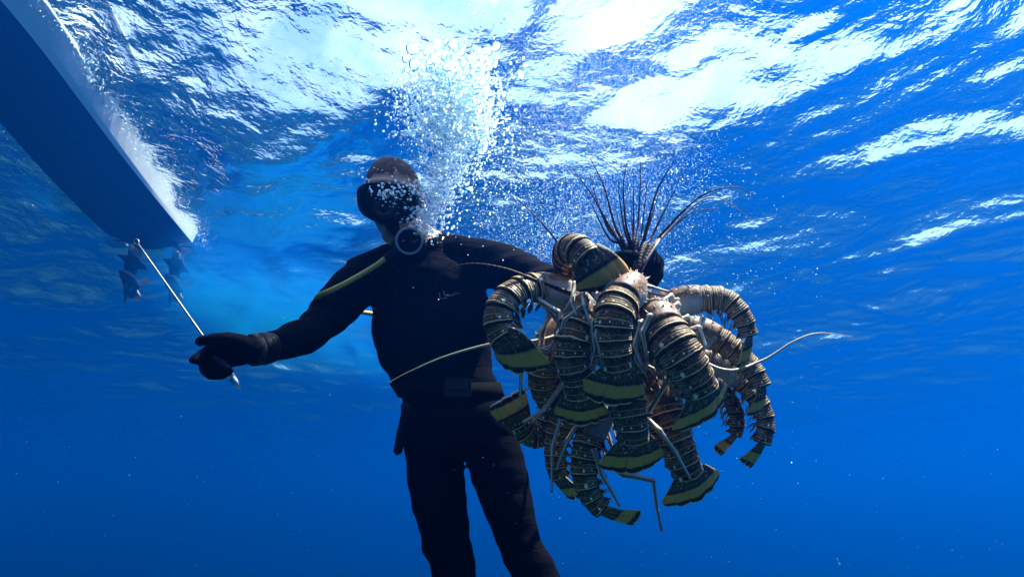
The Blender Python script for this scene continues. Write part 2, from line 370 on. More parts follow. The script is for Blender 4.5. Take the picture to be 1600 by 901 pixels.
# legs
g.tube([P(680, 690, 1.48), P(680, 730, 1.465), P(688, 790, 1.44), P(699, 850, 1.425), P(710, 895, 1.42), P(716, 930, 1.42)], [.070, .0745, .071, .063, .056, .054], n=22, seg=20, rounded=True)
g.tube([P(712, 920, 1.42), P(716, 985, 1.47), P(716, 1090, 1.56), P(716, 1170, 1.63)], [.056, .058, .048, .036], n=20, seg=18, rounded=True)
g.tube([P(768, 690, 1.48), P(779, 735, 1.46), P(796, 795, 1.43), P(812, 850, 1.40), P(836, 895, 1.38), P(852, 930, 1.37)], [.074, .0755, .066, .055, .055, .053], n=22, seg=20, rounded=True)
g.tube([P(848, 920, 1.37), P(866, 985, 1.43), P(884, 1090, 1.53), P(896, 1170, 1.60)], [.056, .058, .048, .036], n=20, seg=18, rounded=True)
for a, b in (((716, 1165, 1.63), (712, 1230, 1.53)), ((896, 1165, 1.60), (905, 1230, 1.50))):
    g.tube([P(*a), P((a[0] + b[0]) / 2, a[1] + 45, a[2] - .02), P(*b)], [.036, .042, .026], seg=14, rounded=True)
# gluteal mass
g.ball(P(690, 682, 1.545), .078); g.ball(P(750, 682, 1.545), .078)
# head: skull, jaw, nose, ears, lips (tilted to the picture's left)
HC = P(615, 308, 1.615); HX = (RT * .99 + UP * -.06 + FW * .0).normalized(); HZ = (UP * .985 - RT * .05 - FW * .13).normalized(); HY = HZ.cross(HX).normalized()
if HY.dot(FW) < 0: HY = -HY              # HY points away from the viewer (towards the back of the head)
def H(x, y, z): return HC + HX * x + HY * y + HZ * z
g.ball(H(0, .012, .030), (.076, .094, .084), (HX, HY, HZ), 24, 16)
g.ball(H(0, -.028, -.04), (.058, .060, .085), (HX, HY, HZ), 20, 14)
g.tube([H(0, -.07, -.118), H(0, -.078, -.10)], [.024, .026], n=4, seg=12, rounded=True)
g.tube([H(0, -.078, .03), H(0, -.092, -.012), H(0, -.100, -.03)], [.012, .013, .015], n=8, seg=12, rounded=True)
g.tube([H(-.028, -.083, -.075), H(0, -.092, -.073), H(.028, -.083, -.075)], [.006, .011, .006], n=8, seg=10, rounded=True)
g.tube([H(-.05, -.062, .032), H(0, -.084, .036), H(.05, -.062, .032)], [.012, .014, .012], n=8, seg=10, rounded=True)
for sg in (-1, 1):
    g.ball(H(sg * .078, .012, -.012), (.011, .02, .033), (HX, HY, HZ)); g.ball(H(sg * .045, -.055, -.03), (.024, .022, .024))
g.tube([H(0, .02, -.05), P(632, 362, 1.635)], [.056, .055], n=8, seg=16)
# hands: palms, four unequal fingers and a thumb each
def px(*q): return [P(*r_) for r_ in q]
g.tube(px((400, 546, 1.18), (378, 546, 1.155), (352, 546, 1.145), (338, 549, 1.15)), [.029, .034, .037, .030], n=12, seg=16, rad2=None, rounded=True)
g.tube(px((380, 537, 1.13), (352, 530, 1.105), (328, 531, 1.09), (309, 534, 1.085)), [.018, .0135, .012, .011], n=12, seg=12, rounded=True)
g.tube(px((345, 542, 1.15), (322, 551, 1.135), (311, 558, 1.115), (300, 563, 1.095)), [.015, .0125, .011, .0095], n=12, seg=12, rounded=True)
g.tube(px((342, 550, 1.165), (324, 563, 1.15), (324, 576, 1.115), (340, 573, 1.093)), [.015, .013, .0125, .010], n=12, seg=12, rounded=True)
g.tube(px((348, 556, 1.165), (331, 574, 1.15), (334, 585, 1.115), (350, 579, 1.096)), [.015, .013, .012, .010], n=12, seg=12, rounded=True)
g.tube(px((358, 560, 1.16), (345, 578, 1.145), (347, 587, 1.12), (360, 580, 1.10)), [.014, .012, .011, .009], n=12, seg=12, rounded=True)
g.tube(px((950, 438, 1.155), (968, 430, 1.15), (988, 424, 1.155), (1004, 424, 1.15)), [.030, .034, .034, .026], n=12, seg=16, rounded=True)
for k, (yy, rr) in enumerate(((399, .0125), (413, .0135), (428, .013), (442, .0112))):
    e = (-7, 3, 5, -2)[k]
    g.tube(px((988, yy, 1.155), (1010 + e, yy - 3, 1.145), (1024 + e, yy - 1, 1.105), (1016 + e, yy + 1, 1.068), (994, yy + 2, 1.058)), [rr * 1.15, rr * 1.1, rr, rr * .95, rr * .8], n=16, seg=12, rounded=True)
g.tube(px((962, 424, 1.135), (962, 408, 1.10), (976, 400, 1.068), (997, 407, 1.05)), [.021, .018, .015, .013], n=14, seg=12, rounded=True)
g.ball(P(968, 412, 1.13), .026)
me = union_remesh(g, .0062, 5)
me.name = 'body'; me.materials.append(M_suit); me.materials.append(M_skin)
# wrinkles and cloth folds in the suit; skin only above the collar
co = np.zeros(len(me.vertices) * 3, dtype=np.float32); me.vertices.foreach_get('co', co); co = co.reshape(-1, 3)
nn = np.zeros(len(me.vertices) * 3, dtype=np.float32); me.vertices.foreach_get('normal', nn); nn = nn.reshape(-1, 3)
hz_, hc_ = np.array(HZ), np.array(HC)
hcoord = (co - hc_) @ hz_
headmask = (hcoord > -.135) & (np.linalg.norm(co - hc_, axis=1) < .17) & (co[:, 1] < float(P(640, 360, 1.70).y))
def fold(p): return mnoise.noise(Vector((p[0] * 9, p[1] * 9, p[2] * 30))) * .0055 + mnoise.noise(Vector((p[0] * 22, p[1] * 22, p[2] * 22))) * .0022
for i in range(len(co)):
    if not headmask[i]: co[i] += nn[i] * fold(co[i])
me.vertices.foreach_set('co', co.ravel())
fi = [1 if all(headmask[v] for v in p.vertices) and (Vector(p.center) - P(640, 372, 1.63)).length > .055 else 0 for p in me.polygons]
me.polygons.foreach_set('material_index', fi); me.update()
body = bpy.data.objects.new('body', me); COL.objects.link(body); body.parent = person; body.matrix_parent_inverse = Matrix.Translation(-person.location)
# cropped hair: a rough cap over the scalp
hs = []
for v in range(len(co)):
    q = Vector(co[v]) - HC; jit = .010 * mnoise.noise(Vector(co[v]) * 70) + .006 * mnoise.noise(Vector(co[v]) * 210); lx = abs(q.dot(HX)) / .08
    hs.append(headmask[v] and q.dot(HZ) > .056 - .030 * lx ** 2 - .95 * max(-.01, q.dot(HY) + .03) + jit)
idx = {}; V = []; Fc = []
for p in me.polygons:
    if all(hs[v] for v in p.vertices):
        f = []
        for v in p.vertices:
            if v not in idx:
                idx[v] = len(V); n_ = Vector(nn[v]); V.append(Vector(co[v]) + n_ * (.0016 + .0012 * mnoise.noise(Vector(co[v]) * 160)))
            f.append(idx[v])
        Fc.append(tuple(f))
mesh_obj('hair', V, Fc, M_hair, person)
# diving mask: skirt, lens, strap
mk = Geo(); NR = 30; ring = []
def mask_xy(a, s_):
    ca, sa = math.cos(a), math.sin(a)
    x = .082 * s_ * (abs(ca) ** .62) * (1 if ca > 0 else -1); z = .047 * s_ * (abs(sa) ** .7) * (1 if sa > 0 else -1)
    if sa < 0: z *= 1.18 - .25 * math.exp(-((abs(ca) - .0) / .25) ** 2) * -1
    return x, z - .012
lay = [(1.0, -.035), (1.04, -.065), (1.05, -.088), (1.0, -.112), (.92, -.118), (.89, -.113)]
for s_, y in lay:
    for k in range(NR):
        x, z = mask_xy(2 * math.pi * k / NR, s_); mk.V.append(H(x, y + 3.2 * x * x, z)); mk.U.append(0); mk.W.append(0)
for i in range(len(lay) - 1):
    for k in range(NR): mk.F.append((i * NR + k, i * NR + (k + 1) % NR, (i + 1) * NR + (k + 1) % NR, (i + 1) * NR + k))
mk.tube([H(-.018, -.112, -.02), H(-.02, -.128, -.05), H(0, -.134, -.06), H(.02, -.128, -.05), H(.018, -.112, -.02)], [.012, .014, .015, .014, .012], n=14, seg=10)
mask = mk.obj('diving_mask', M_rubber, person); mask['label'] = 'black rubber diving mask'
V = [H(x, -.119 + 3.2 * x * x, z) for x, z in (mask_xy(2 * math.pi * k / NR, .9) for k in range(NR))] + [H(0, -.121, -.012)]
mesh_obj('lens', V, [(k, (k + 1) % NR, NR) for k in range(NR)], M_lens, mask)
V = []; 
for k in range(25):
    a = -1.75 + 3.5 * k / 24; x = .0865 * math.sin(a); y = .012 + .104 * math.cos(a)
    for z in (-.028, .012): V.append(H(x, y, z + .02 * math.cos(a)))
mesh_obj('strap', V, [(2 * k, 2 * k + 1, 2 * k + 3, 2 * k + 2) for k in range(24)], M_rubber, mask).modifiers.new('t', 'SOLIDIFY').thickness = .004
# weight belt with buckle, hip sheath, wrist strap, chest print
dgz = bpy.context.evaluated_depsgraph_get(); dgz.update()
from mathutils.bvhtree import BVHTree
BV = BVHTree.FromPolygons([tuple(x) for x in co], [tuple(p.vertices) for p in me.polygons])
def on_body(pxx, pyy, off=.003):
    d = (P(pxx, pyy, 1) - CP).normalized(); h_, n_, i_, d_ = BV.ray_cast(CP, d)
    return (h_ + n_ * off, n_) if h_ else (P(pxx, pyy, 1.45), -FW)
V = []; Fc = []; bc = P(701, 608, 1.535); bx_ = RT; by_ = (FW - UP * .15).normalized(); bz_ = bx_.cross(by_).normalized()
for k in range(48):
    a = 2 * math.pi * k / 48
    d = bx_ * math.cos(a) + by_ * math.sin(a)
    for q, zz in enumerate((-.019, .019)):
        o_ = bc + bz_ * zz; h_, n_, i_, d_ = BV.ray_cast(o_ + d * .30, -d)
        V.append((h_ + d * .002) if h_ and (h_ - o_).length < .2 else o_ + d * .14)
Fc = [(2 * k, 2 * k + 1, (2 * k + 3) % 96, (2 * k + 2) % 96) for k in range(48)]
belt = mesh_obj('weight_belt', V, Fc, M_web, person); belt.modifiers.new('t', 'SOLIDIFY').thickness = .006
pb, nb_ = on_body(714, 606, .010); bx2 = (RT - nb_ * RT.dot(nb_)).normalized(); bz2 = nb_.cross(bx2)
gb = Geo(); gb.box(pb, bx2 * .031, bz2 * .023, nb_ * .005); gb.box(pb + nb_ * .006, bx2 * .024, bz2 * .006, nb_ * .002)
gb.tube([pb + bx2 * .031 - bz2 * .02, pb + bx2 * .036, pb + bx2 * .031 + bz2 * .02], [.003], n=6, seg=8); gb.obj('buckle', M_buckle, belt, smooth=False)
gs = Geo(); gs.tube(px((634, 650, 1.45), (630, 670, 1.44), (621, 706, 1.43)), [.014, .015, .011], n=10, seg=12, rounded=True); gs.box(P(636, 640, 1.455), RT * .012, UP * .018, FW * .02)
gs.obj('sheath', M_rubber, person)
wb = Geo(); pa, pb2 = P(404, 545.5, 1.185), P(396, 546.5, 1.175); ax2 = (pa - pb2).normalized()
wb.lathe(P(398, 546, 1.18), ax2, [(-.009, .031), (-.006, .0345), (.006, .035), (.009, .032)], 26); wb.obj('wrist_strap', M_cuff, person)
wb = Geo(); wb.lathe(P(406, 545, 1.19), ax2, [(-.006, .0315), (.0, .0345), (.008, .0355), (.018, .0345), (.03, .032)], 26); wb.obj('glove_cuff', M_rubber, person)
lg = Geo()
for stroke in ([(686, 457), (687, 462), (688, 467)], [(688, 466.5), (693, 466), (699, 465.5)], [(693, 454.5), (694.5, 459), (696, 464)], [(696, 463), (699, 461), (701, 463.5)], [(702, 463), (705, 461), (707, 463)], [(707.5, 461), (709, 459), (711, 461)], [(712, 457), (713, 460)], [(716, 458.5), (718, 458)]):
    lg.tube([on_body(*q, .0015)[0] for q in stroke], [.0011, .0014, .0010], n=8, seg=6)
lg.obj('chest_print', M_mark, person)

# ---- demand regulator and its yellow hose (hookah line)
reg = empty('regulator', P(640, 375, 1.45), 'round black breathing regulator with pale ring and yellow hose at the diver\'s mouth', 'regulator')
rax = (CP - P(640, 375, 1.45)).normalized(); rax = (rax + RT * .12 - UP * .05).normalized(); rc = P(639, 376, 1.475)
g2 = Geo(); g2.lathe(rc, rax, [(-.038, .018), (-.034, .030), (-.012, .0345), (.004, .035), (.007, .031)], 32); g2.tube([H(0, -.085, -.078), rc - rax * .02], [.014, .017], n=6, seg=12)
g2.tube([rc - rax * .02 + RT * .02, rc - rax * .03 + RT * .045 - UP * .022], [.018, .012], n=6, seg=12); g2.tube([rc - rax * .02 - RT * .02, rc - rax * .03 - RT * .042 - UP * .024], [.018, .012], n=6, seg=12)
g2.obj('second_stage', M_rubber, reg)
g2 = Geo(); prf = []
rx_ = rax.orthogonal().normalized(); ry_ = rax.cross(rx_)
g2.tube([rc + rax * .006 + (rx_ * math.cos(a) + ry_ * math.sin(a)) * .0335 for a in np.linspace(0, 2 * math.pi, 41)], [.0036], seg=10, sm=False); g2.obj('ring', M_ring, reg)
g2 = Geo(); g2.lathe(rc + rax * .004, rax, [(0, .031), (.004, .029), (.007, .012), (.008, .002)], 28); pg = g2.obj('purge_cover', M_rubber, reg)
g2 = Geo(); g2.tube([rc + rax * .012 - rx_ * .012 + ry_ * .01, rc + rax * .012 - rx_ * .004 + ry_ * .012], [.0012], n=4, seg=6); g2.obj('mark', M_mark, pg); g2 = Geo(); g2.tube([rc + rax * .0105 + rx_ * .008 - ry_ * .012, rc + rax * .0105 + rx_ * .016 - ry_ * .012], [.0012], n=4, seg=6); g2.obj('mark', M_mark, pg)
g2 = Geo(); h0 = P(620, 390, 1.47); h1 = P(604, 402, 1.47)
for f_ in np.linspace(0, 1, 6): g2.lathe(h0.lerp(h1, f_), h1 - h0, [(-.004, .0075), (-.003, .0095), (.003, .0095), (.004, .0075)], 14)
g2.tube([rc - RT * .03 - UP * .004 - rax * .01, h0, h1], [.008, .008, .0072], n=8, seg=12); g2.obj('hose_fitting', M_cuff, reg)
tube('hose', px((606, 400, 1.47), (590, 413, 1.465), (560, 431, 1.44), (527, 449, 1.405), (503, 459, 1.40), (494, 464, 1.42), (499, 473, 1.47), (515, 478, 1.55), (545, 484, 1.64), (568, 488, 1.68), (590, 493, 1.73), (650, 520, 1.80), (730, 580, 1.80), (790, 640, 1.72), (835, 655, 1.6), (872, 648, 1.5), (920, 630, 1.55), (960, 600, 2.0), (975, 570, 3.0), (980, 560, 5.0)), [.0068], M_hose, reg, n=150, seg=10)

# ---- hand-held rod: steel shaft with loop tip, purple grip, pointed metal butt
tip, butt = P(213, 377, 1.20), P(374, 605, 1.105); ra_ = (butt - tip); rl = ra_.length; ra_.normalize()
rod = empty('tickle_stick', tip.lerp(butt, .8), 'thin metal lobster stick with purple grip held in the diver\'s gloved hand', 'rod')
def at(f_): return tip.lerp(butt, f_)
tube('shaft', [at(.02), at(.3), at(.6), at(.83)], [.0017, .0018, .0021, .0024], M_shaft, rod, n=12, seg=10)
sx = (RT - ra_ * RT.dot(ra_)).normalized()
tube('loop', [at(.02) + sx * .000, at(.005) + sx * .004, at(-.008) + sx * .003, at(-.012) - sx * .002, at(0) - sx * .006, at(.012) - sx * .005, at(.03) - sx * .001], [.0018], M_shaft, rod, n=24, seg=8)
tube('grip', [at(.70), at(.73), at(.8), at(.88), at(.90)], [.007, .0105, .0115, .011, .009], M_grip, rod, n=20, seg=14)
g2 = Geo(); g2.lathe(at(.895), ra_, [(0, .0075), (.006, .0088), (.016, .0085), (.018, .0066), (.022, .0066), (.024, .0075), (.05, .0012)], 20); g2.obj('butt_cap', M_chrome, rod)

# ================================================================== LOBSTERS
t = NT('lobster_shell'); u, v, r_ = t.attr('u'), t.attr('v'), t.attr('rnd'); av = t.math('ABSOLUTE', v)
nz = t.noise(55, 5, .65); sp = t.noise(240, 2, .5)
base = t.mix(t.step(nz, .35, .68), (.020, .010, .003), (.19, .085, .020))
tone = t.attr('tone')
base = t.mix(tone, base, t.mix(nz, (.024, .015, .006), (.17, .10, .034)))
base = t.mix(t.math('MULTIPLY', t.step(av, .35, .95), .6), base, (.085, .068, .045))
uw = t.math('ADD', u, t.math('MULTIPLY', t.math('SUBTRACT', t.noise(70, 3), .5), .16))
base = t.mix(t.math('MULTIPLY', t.band(uw, .82, .88, .025), .92), base, (.80, .55, .24))
base = t.mix(t.math('MULTIPLY', t.band(uw, .44, .48, .025), .75), base, (.62, .42, .17))
sidem = t.step(av, .42, .72)
for c_ in (.14, .30, .62): base = t.mix(t.math('MULTIPLY', t.math('MULTIPLY', t.band(uw, c_, c_ + .06, .03), sidem), .8), base, (.62, .52, .34))
base = t.mix(t.band(uw, .96, 1.2, .015), base, (.02, .012, .01))
vo = t.n('ShaderNodeTexVoronoi', {'Scale': 330., 'Vector': t.coord()}).outputs['Distance']
base = t.mix(t.math('MULTIPLY', t.math('SUBTRACT', 1.0, t.step(vo, .16, .30)), t.math('MULTIPLY', t.step(nz, .46, .60), .75)), base, (.60, .47, .26))
base = t.mix(t.math('MULTIPLY', t.step(sp, .63, .70), .7), base, (.48, .40, .24))
def spot(base, v0, u0, rad):
    dv = t.math('MULTIPLY', t.math('SUBTRACT', av, v0), .058); du = t.math('MULTIPLY', t.math('SUBTRACT', u, u0), .022)
    d = t.math('SQRT', t.math('ADD', t.math('MULTIPLY', dv, dv), t.math('MULTIPLY', du, du)))
    return t.mix(t.math('SUBTRACT', 1.0, (t.step(d, rad * .8, rad * 1.15) if not isinstance(rad, bpy.types.NodeSocket) else t.step(d, t.math('MULTIPLY', t.math('MAXIMUM', rad, .0002), .8), t.math('MULTIPLY', t.math('MAXIMUM', rad, .0002), 1.15)))), base, (.80, .76, .62))
base = spot(base, .46, .66, t.n('ShaderNodeMapRange', {0: r_, 1: 0., 2: 1., 3: .0012, 4: .0038}).outputs[0]); base = spot(base, .17, .62, t.n('ShaderNodeMapRange', {0: t.math('FRACT', t.math('MULTIPLY', r_, 7.3)), 1: .3, 2: 1., 3: .0, 4: .0017}).outputs[0]); base = spot(base, .72, .55, t.n('ShaderNodeMapRange', {0: t.math('FRACT', t.math('MULTIPLY', r_, 3.7)), 1: .2, 2: 1., 3: .0, 4: .0024}).outputs[0]); base = spot(base, .30, .24, t.n('ShaderNodeMapRange', {0: t.math('FRACT', t.math('MULTIPLY', r_, 11.9)), 1: .5, 2: 1., 3: .0, 4: .0013}).outputs[0])
rib = t.math('SINE', t.math('MULTIPLY', uw, 38.0))
hh = t.math('ADD', t.math('ADD', t.math('MULTIPLY', nz, .6), t.math('MULTIPLY', sp, .5)), t.math('MULTIPLY', rib, .16))
M_shell = t.done(t.bsdf(base, t.n('ShaderNodeMapRange', {0: sp, 1: .3, 2: .7, 3: .48, 4: .80}).outputs[0], spec=.22, normal=t.bump(hh, .8, .0020)))

t = NT('lobster_fan'); u, v = t.attr('u'), t.attr('v'); av = t.math('ABSOLUTE', v)
uw = t.math('ADD', u, t.math('MULTIPLY', t.math('SUBTRACT', t.noise(60, 3), .5), .07))
rb = t.n('ShaderNodeTexWave', {'Scale': 9., 'Distortion': .6, 'Detail': 1.}, bands_direction='X'); t.t.links.new(t.n('ShaderNodeCombineXYZ', {0: v}).outputs[0], rb.inputs['Vector'])
base = t.mix(t.noise(120, 4), (.035, .022, .012), (.14, .075, .032))
base = t.mix(t.math('MULTIPLY', t.step(t.noise(210, 2), .60, .66), t.math('SUBTRACT', 1., t.step(uw, .3, .42))), base, (.52, .45, .26))
base = t.mix(t.band(uw, .38, .46, .02), base, (.012, .012, .010))
base = t.mix(t.band(uw, .46, .79, .03), base, t.mix(rb.outputs['Fac'], (.60, .30, .05), (.80, .44, .09)))
base = t.mix(t.band(uw, .805, .94, .02), base, (.012, .011, .009))
base = t.mix(t.band(uw, .955, 1.3, .01), base, (.75, .60, .36))
base = t.mix(t.math('MULTIPLY', t.step(av, .955, .985), .6), base, (.50, .40, .2))
M_fan = t.done(t.bsdf(base, .55, spec=.25, normal=t.bump(t.math('ADD', rb.outputs['Fac'], t.noise(160, 3)), .35, .001)))

t = NT('lobster_carapace'); u, v = t.attr('u'), t.attr('v'); av = t.math('ABSOLUTE', v); nz = t.noise(45, 5, .65)
base = t.mix(t.step(nz, .38, .62), (.06, .03, .016), (.26, .12, .05))
base = t.mix(t.step(t.math('ADD', av, t.math('MULTIPLY', nz, .25)), .36, .62), base, t.mix(t.noise(26, 4), (.17, .22, .26), (.44, .50, .50)))
base = t.mix(t.math('MULTIPLY', t.step(t.noise(130, 2), .64, .69), .85), base, (.72, .66, .48))
M_cara = t.done(t.bsdf(base, .55, spec=.25, normal=t.bump(nz, .5, .002)))

t = NT('lobster_leg'); u, v = t.attr('u'), t.attr('v')
sn = t.math('SINE', t.math('MULTIPLY', v, 18.85)); nz = t.noise(70, 4)
base = t.mix(t.step(sn, -.2, .5), (.62, .58, .46), (.16, .14, .12))
base = t.mix(t.math('MULTIPLY', t.step(nz, .45, .7), .6), base, (.34, .26, .15))
base = t.mix(t.step(u, .80, .92), base, (.34, .15, .05))
M_leg = t.done(t.bsdf(base, .5, spec=.3, normal=t.bump(nz, .3, .001)))
t = NT('lobster_antenna'); u = t.attr('u'); sn = t.math('SINE', t.math('MULTIPLY', u, 260.))
base = t.mix(t.step(sn, -.3, .3), (.018, .010, .008), (.05, .028, .018))
M_ant = t.done(t.bsdf(base, .6, spec=.12, normal=t.bump(sn, .3, .0008)))
M_pale_ant = plain('pale_antenna', (.40, .33, .22), .5, nscale=90, nvar=.5)
M_eye = plain('lobster_eye', (.01, .008, .007), .15, nscale=50)
M_pleo = plain('pleopod', (.20, .15, .07), .5, nscale=120, nvar=.6)

def bend_leg(name, pts, r0, parent, mat=None):
    """jointed leg: straight articles with thickened joints, one mesh"""
    V = []; path = []; rad = []; n = len(pts) - 1; L = [(pts[i + 1] - pts[i]).length for i in range(n)]; tot = sum(L); s = 0
    for i in range(n):
        for f_, k in ((0.02, 1.12), (.12, .92), (.5, .88), (.88, .98), (.985, 1.15)):
            path.append(pts[i].lerp(pts[i + 1], f_)); q = (s + f_ * L[i]) / tot; rad.append(max(.0005, r0 * k * (1 - .62 * q ** 1.3)))
        s += L[i]
    path.append(pts[-1]); rad.append(r0 * .10)
    Vv, Fc, U, W = tube_geo(path, rad, 8); return mesh_obj(name, Vv, Fc, mat or M_leg, parent, attrs={'u': U, 'v': W})

def lobster(label, pts, dorsal, w, fan=1.0, antennae=(), legs=(), auto_legs=10, seed=0, flare=1.0, pale=False):
    rd = random.Random(seed); NS = 121; tone_ = (.2, .9, .5, .35, .8, 0., .9, .7, .3, .6, .15, .85, .6, .75, .9)[seed - 1]
    path = spline([P(*q) for q in pts], NS); T, N, B = frames(path, CD(*dorsal), int(NS * .6))
    Ltot = sum((path[i + 1] - path[i]).length for i in range(NS - 1))
    root = empty('spiny_lobster', path[50], label, 'lobster', 'spiny lobsters held in one bunch')
    def S_(f_):                                  # point and frame at a fraction of the body
        x = max(0, min(NS - 1.001, f_ * (NS - 1))); i = int(x); q = x - i
        return path[i].lerp(path[i + 1], q), T[i].lerp(T[i + 1], q).normalized(), N[i].lerp(N[i + 1], q).normalized(), B[i].lerp(B[i + 1], q).normalized()
    # --- carapace: fraction 0 .. .42
    V = []; U = []; W = []; Fc = []; NA = 25; NL = 22
    def cr(f_, ph, ww, hh_, belly=.55):
        p, t_, n_, b_ = S_(f_); return p + b_ * (ww * math.sin(ph)) + n_ * (hh_ * math.cos(ph) if math.cos(ph) > 0 else belly * hh_ * math.cos(ph)), n_ * math.cos(ph) + b_ * math.sin(ph)
    for i in range(NL):
        q = i / (NL - 1); f_ = .02 + q * .42
        k = .60 + .46 * math.sin(min(1, q * 1.15) * math.pi / 2) - .10 * max(0, q - .8) * 5
        gr = 1 - .07 * math.exp(-((q - .55) / .035) ** 2)       # cervical groove
        for a in range(NA):
            ph = -math.pi + 2 * math.pi * a / NA
            p, _ = cr(f_, ph, w * k * gr, w * 1.02 * k * gr); V.append(p); U.append(q); W.append(ph / math.pi * 1.15)
    for i in range(NL - 1):
        for a in range(NA): Fc.append((i * NA + a, i * NA + (a + 1) % NA, (i + 1) * NA + (a + 1) % NA, (i + 1) * NA + a))
    Fc.append(tuple(reversed(range(NA)))); Fc.append(tuple((NL - 1) * NA + a for a in range(NA)))
    for (q, ph) in [(q_ + .02 * rd.random(), p_ * sg) for q_ in (.06, .16, .27, .38, .48, .62, .74, .86) for p_ in (.18, .55, .95, 1.35) for sg in (-1, 1)]:
        f_ = .02 + q * .42; k = .60 + .46 * math.sin(min(1, q * 1.15) * math.pi / 2)
        p, n_ = cr(f_, ph, w * k * .97, w * 1.0 * k); _, t_, _, _ = S_(f_); n_.normalize()
        sz = w * (.22 if q < .3 else .13) * (.7 + .6 * rd.random()); d = (n_ * .75 - t_ * .75).normalized(); s1 = d.orthogonal().normalized(); s2 = d.cross(s1); b0 = len(V)
        for a in range(5): V.append(p + (s1 * math.cos(a * 1.2566) + s2 * math.sin(a * 1.2566)) * sz * .36 - n_ * .001); U.append(q); W.append(ph / math.pi)
        V.append(p + d * sz * 1.5); U.append(q); W.append(ph / math.pi)
        for a in range(5): Fc.append((b0 + a, b0 + (a + 1) % 5, b0 + 5))
    mesh_obj('carapace', V, Fc, M_cara, root, attrs={'u': U, 'v': W})
    for sg in (-1, 1):                           # horns and eyes
        p, t_, n_, b_ = S_(.03)
        q0 = p + b_ * (sg * w * .30) + n_ * w * .5
        tube('horn', [q0, q0 - t_ * w * .35 + n_ * w * .35, q0 - t_ * w * .85 + n_ * w * .42], [w * .14, w * .09, w * .012], M_cara, root, n=8, seg=8)
        ge = Geo(); e0 = p + b_ * (sg * w * .52) + n_ * w * .30 - t_ * w * .15; ge.ball(e0, w * .15, seg=10, rings=7); ge.tube([p + b_ * (sg * w * .3) + n_ * w * .2, e0], [w * .07], n=3, seg=6); ge.obj('eye', M_eye, root)
    # --- abdomen: six overlapping rings, .42 .. .82
    f0, f1 = .425, .815
    for k in range(6):
        a0 = f0 + (f1 - f0) * k / 6; a1 = f0 + (f1 - f0) * (k + 1) / 6
        V = []; U = []; W = []; Fc = []; NA = 21; PH = R(112); prof = [(-.14, .93), (.0, .955), (.10, .972), (.28, .985), (.42, .992), (.455, .975), (.50, .99), (.68, 1.004), (.82, 1.014), (.93, 1.012), (1.0, .995), (1.01, .95)]
        ww = w * (1.0 - .05 * k) ; rr_ = rd.random()
        for (q, m_) in prof:
            for a in range(NA):
                ph = -PH + 2 * PH * a / (NA - 1); p, n_ = cr(a0 + (a1 - a0) * q, ph, ww * m_, ww * .92 * m_, .75); V.append(p); U.append(q); W.append(ph / PH)
        npf = len(prof)
        for i in range(npf - 1):
            for a in range(NA - 1): Fc.append((i * NA + a, i * NA + a + 1, (i + 1) * NA + a + 1, (i + 1) * NA + a))
            Fc.append((i * NA + NA - 1, i * NA, (i + 1) * NA, (i + 1) * NA + NA - 1))
        for sg in (-1, 1):                       # pointed side plates
            ph = sg * PH * .96; pA, _ = cr(a0 + (a1 - a0) * .25, ph, ww, ww * .92, .75); pB, _ = cr(a0 + (a1 - a0) * .9, ph, ww * 1.03, ww * .95, .75); pC, nC = cr(a0 + (a1 - a0) * 1.12, sg * R(125), ww * 1.12, ww * 1.1, .95)
            _, _, n2_, b2_ = S_(a0); th_ = b2_ * sg * .0016; b0 = len(V)
            for pp in (pA, pB, pC): V.append(pp + th_); V.append(pp - th_)
            U += [.6, .6, .88, .88, .86, .86]; W += [sg] * 6; Fc += [(b0, b0 + 2, b0 + 4), (b0 + 1, b0 + 5, b0 + 3), (b0, b0 + 4, b0 + 5, b0 + 1), (b0 + 2, b0 + 3, b0 + 5, b0 + 4)]
        mesh_obj('abdomen_segment', V, Fc, M_shell, root, attrs={'u': U, 'v': W, 'rnd': [rr_] * len(V), 'tone': [tone_] * len(V)})
        if k < 5:
            for sg in (-1, 1):                   # pleopods below
                p, t_, n_, b_ = S_((a0 + a1) / 2); q0 = p + b_ * (sg * ww * .62) - n_ * ww * .50; dd = (-n_ * .7 + t_ * .7 + b_ * sg * .25).normalized(); s1 = b_; sz = w * .62; VV = []
                for (l_, h_) in ((0, .10), (.25, .26), (.6, .30), (.9, .18), (1.02, .03)):
                    for e in (-1, 1):
                        for th_ in (.0008, -.0008): VV.append(q0 + dd * sz * l_ + s1 * e * sz * h_ + n_ * th_)
                FF = []
                for i in range(4):
                    b0 = i * 4; FF += [(b0, b0 + 2, b0 + 6, b0 + 4), (b0 + 1, b0 + 5, b0 + 7, b0 + 3), (b0, b0 + 4, b0 + 5, b0 + 1), (b0 + 2, b0 + 3, b0 + 7, b0 + 6)]
                mesh_obj('pleopod', VV, FF, M_pleo, root)
    # --- tail fan: telson and four uropods, following the curve of the body end
    fl = Ltot * (1 - .80) * fan; st_f = .795
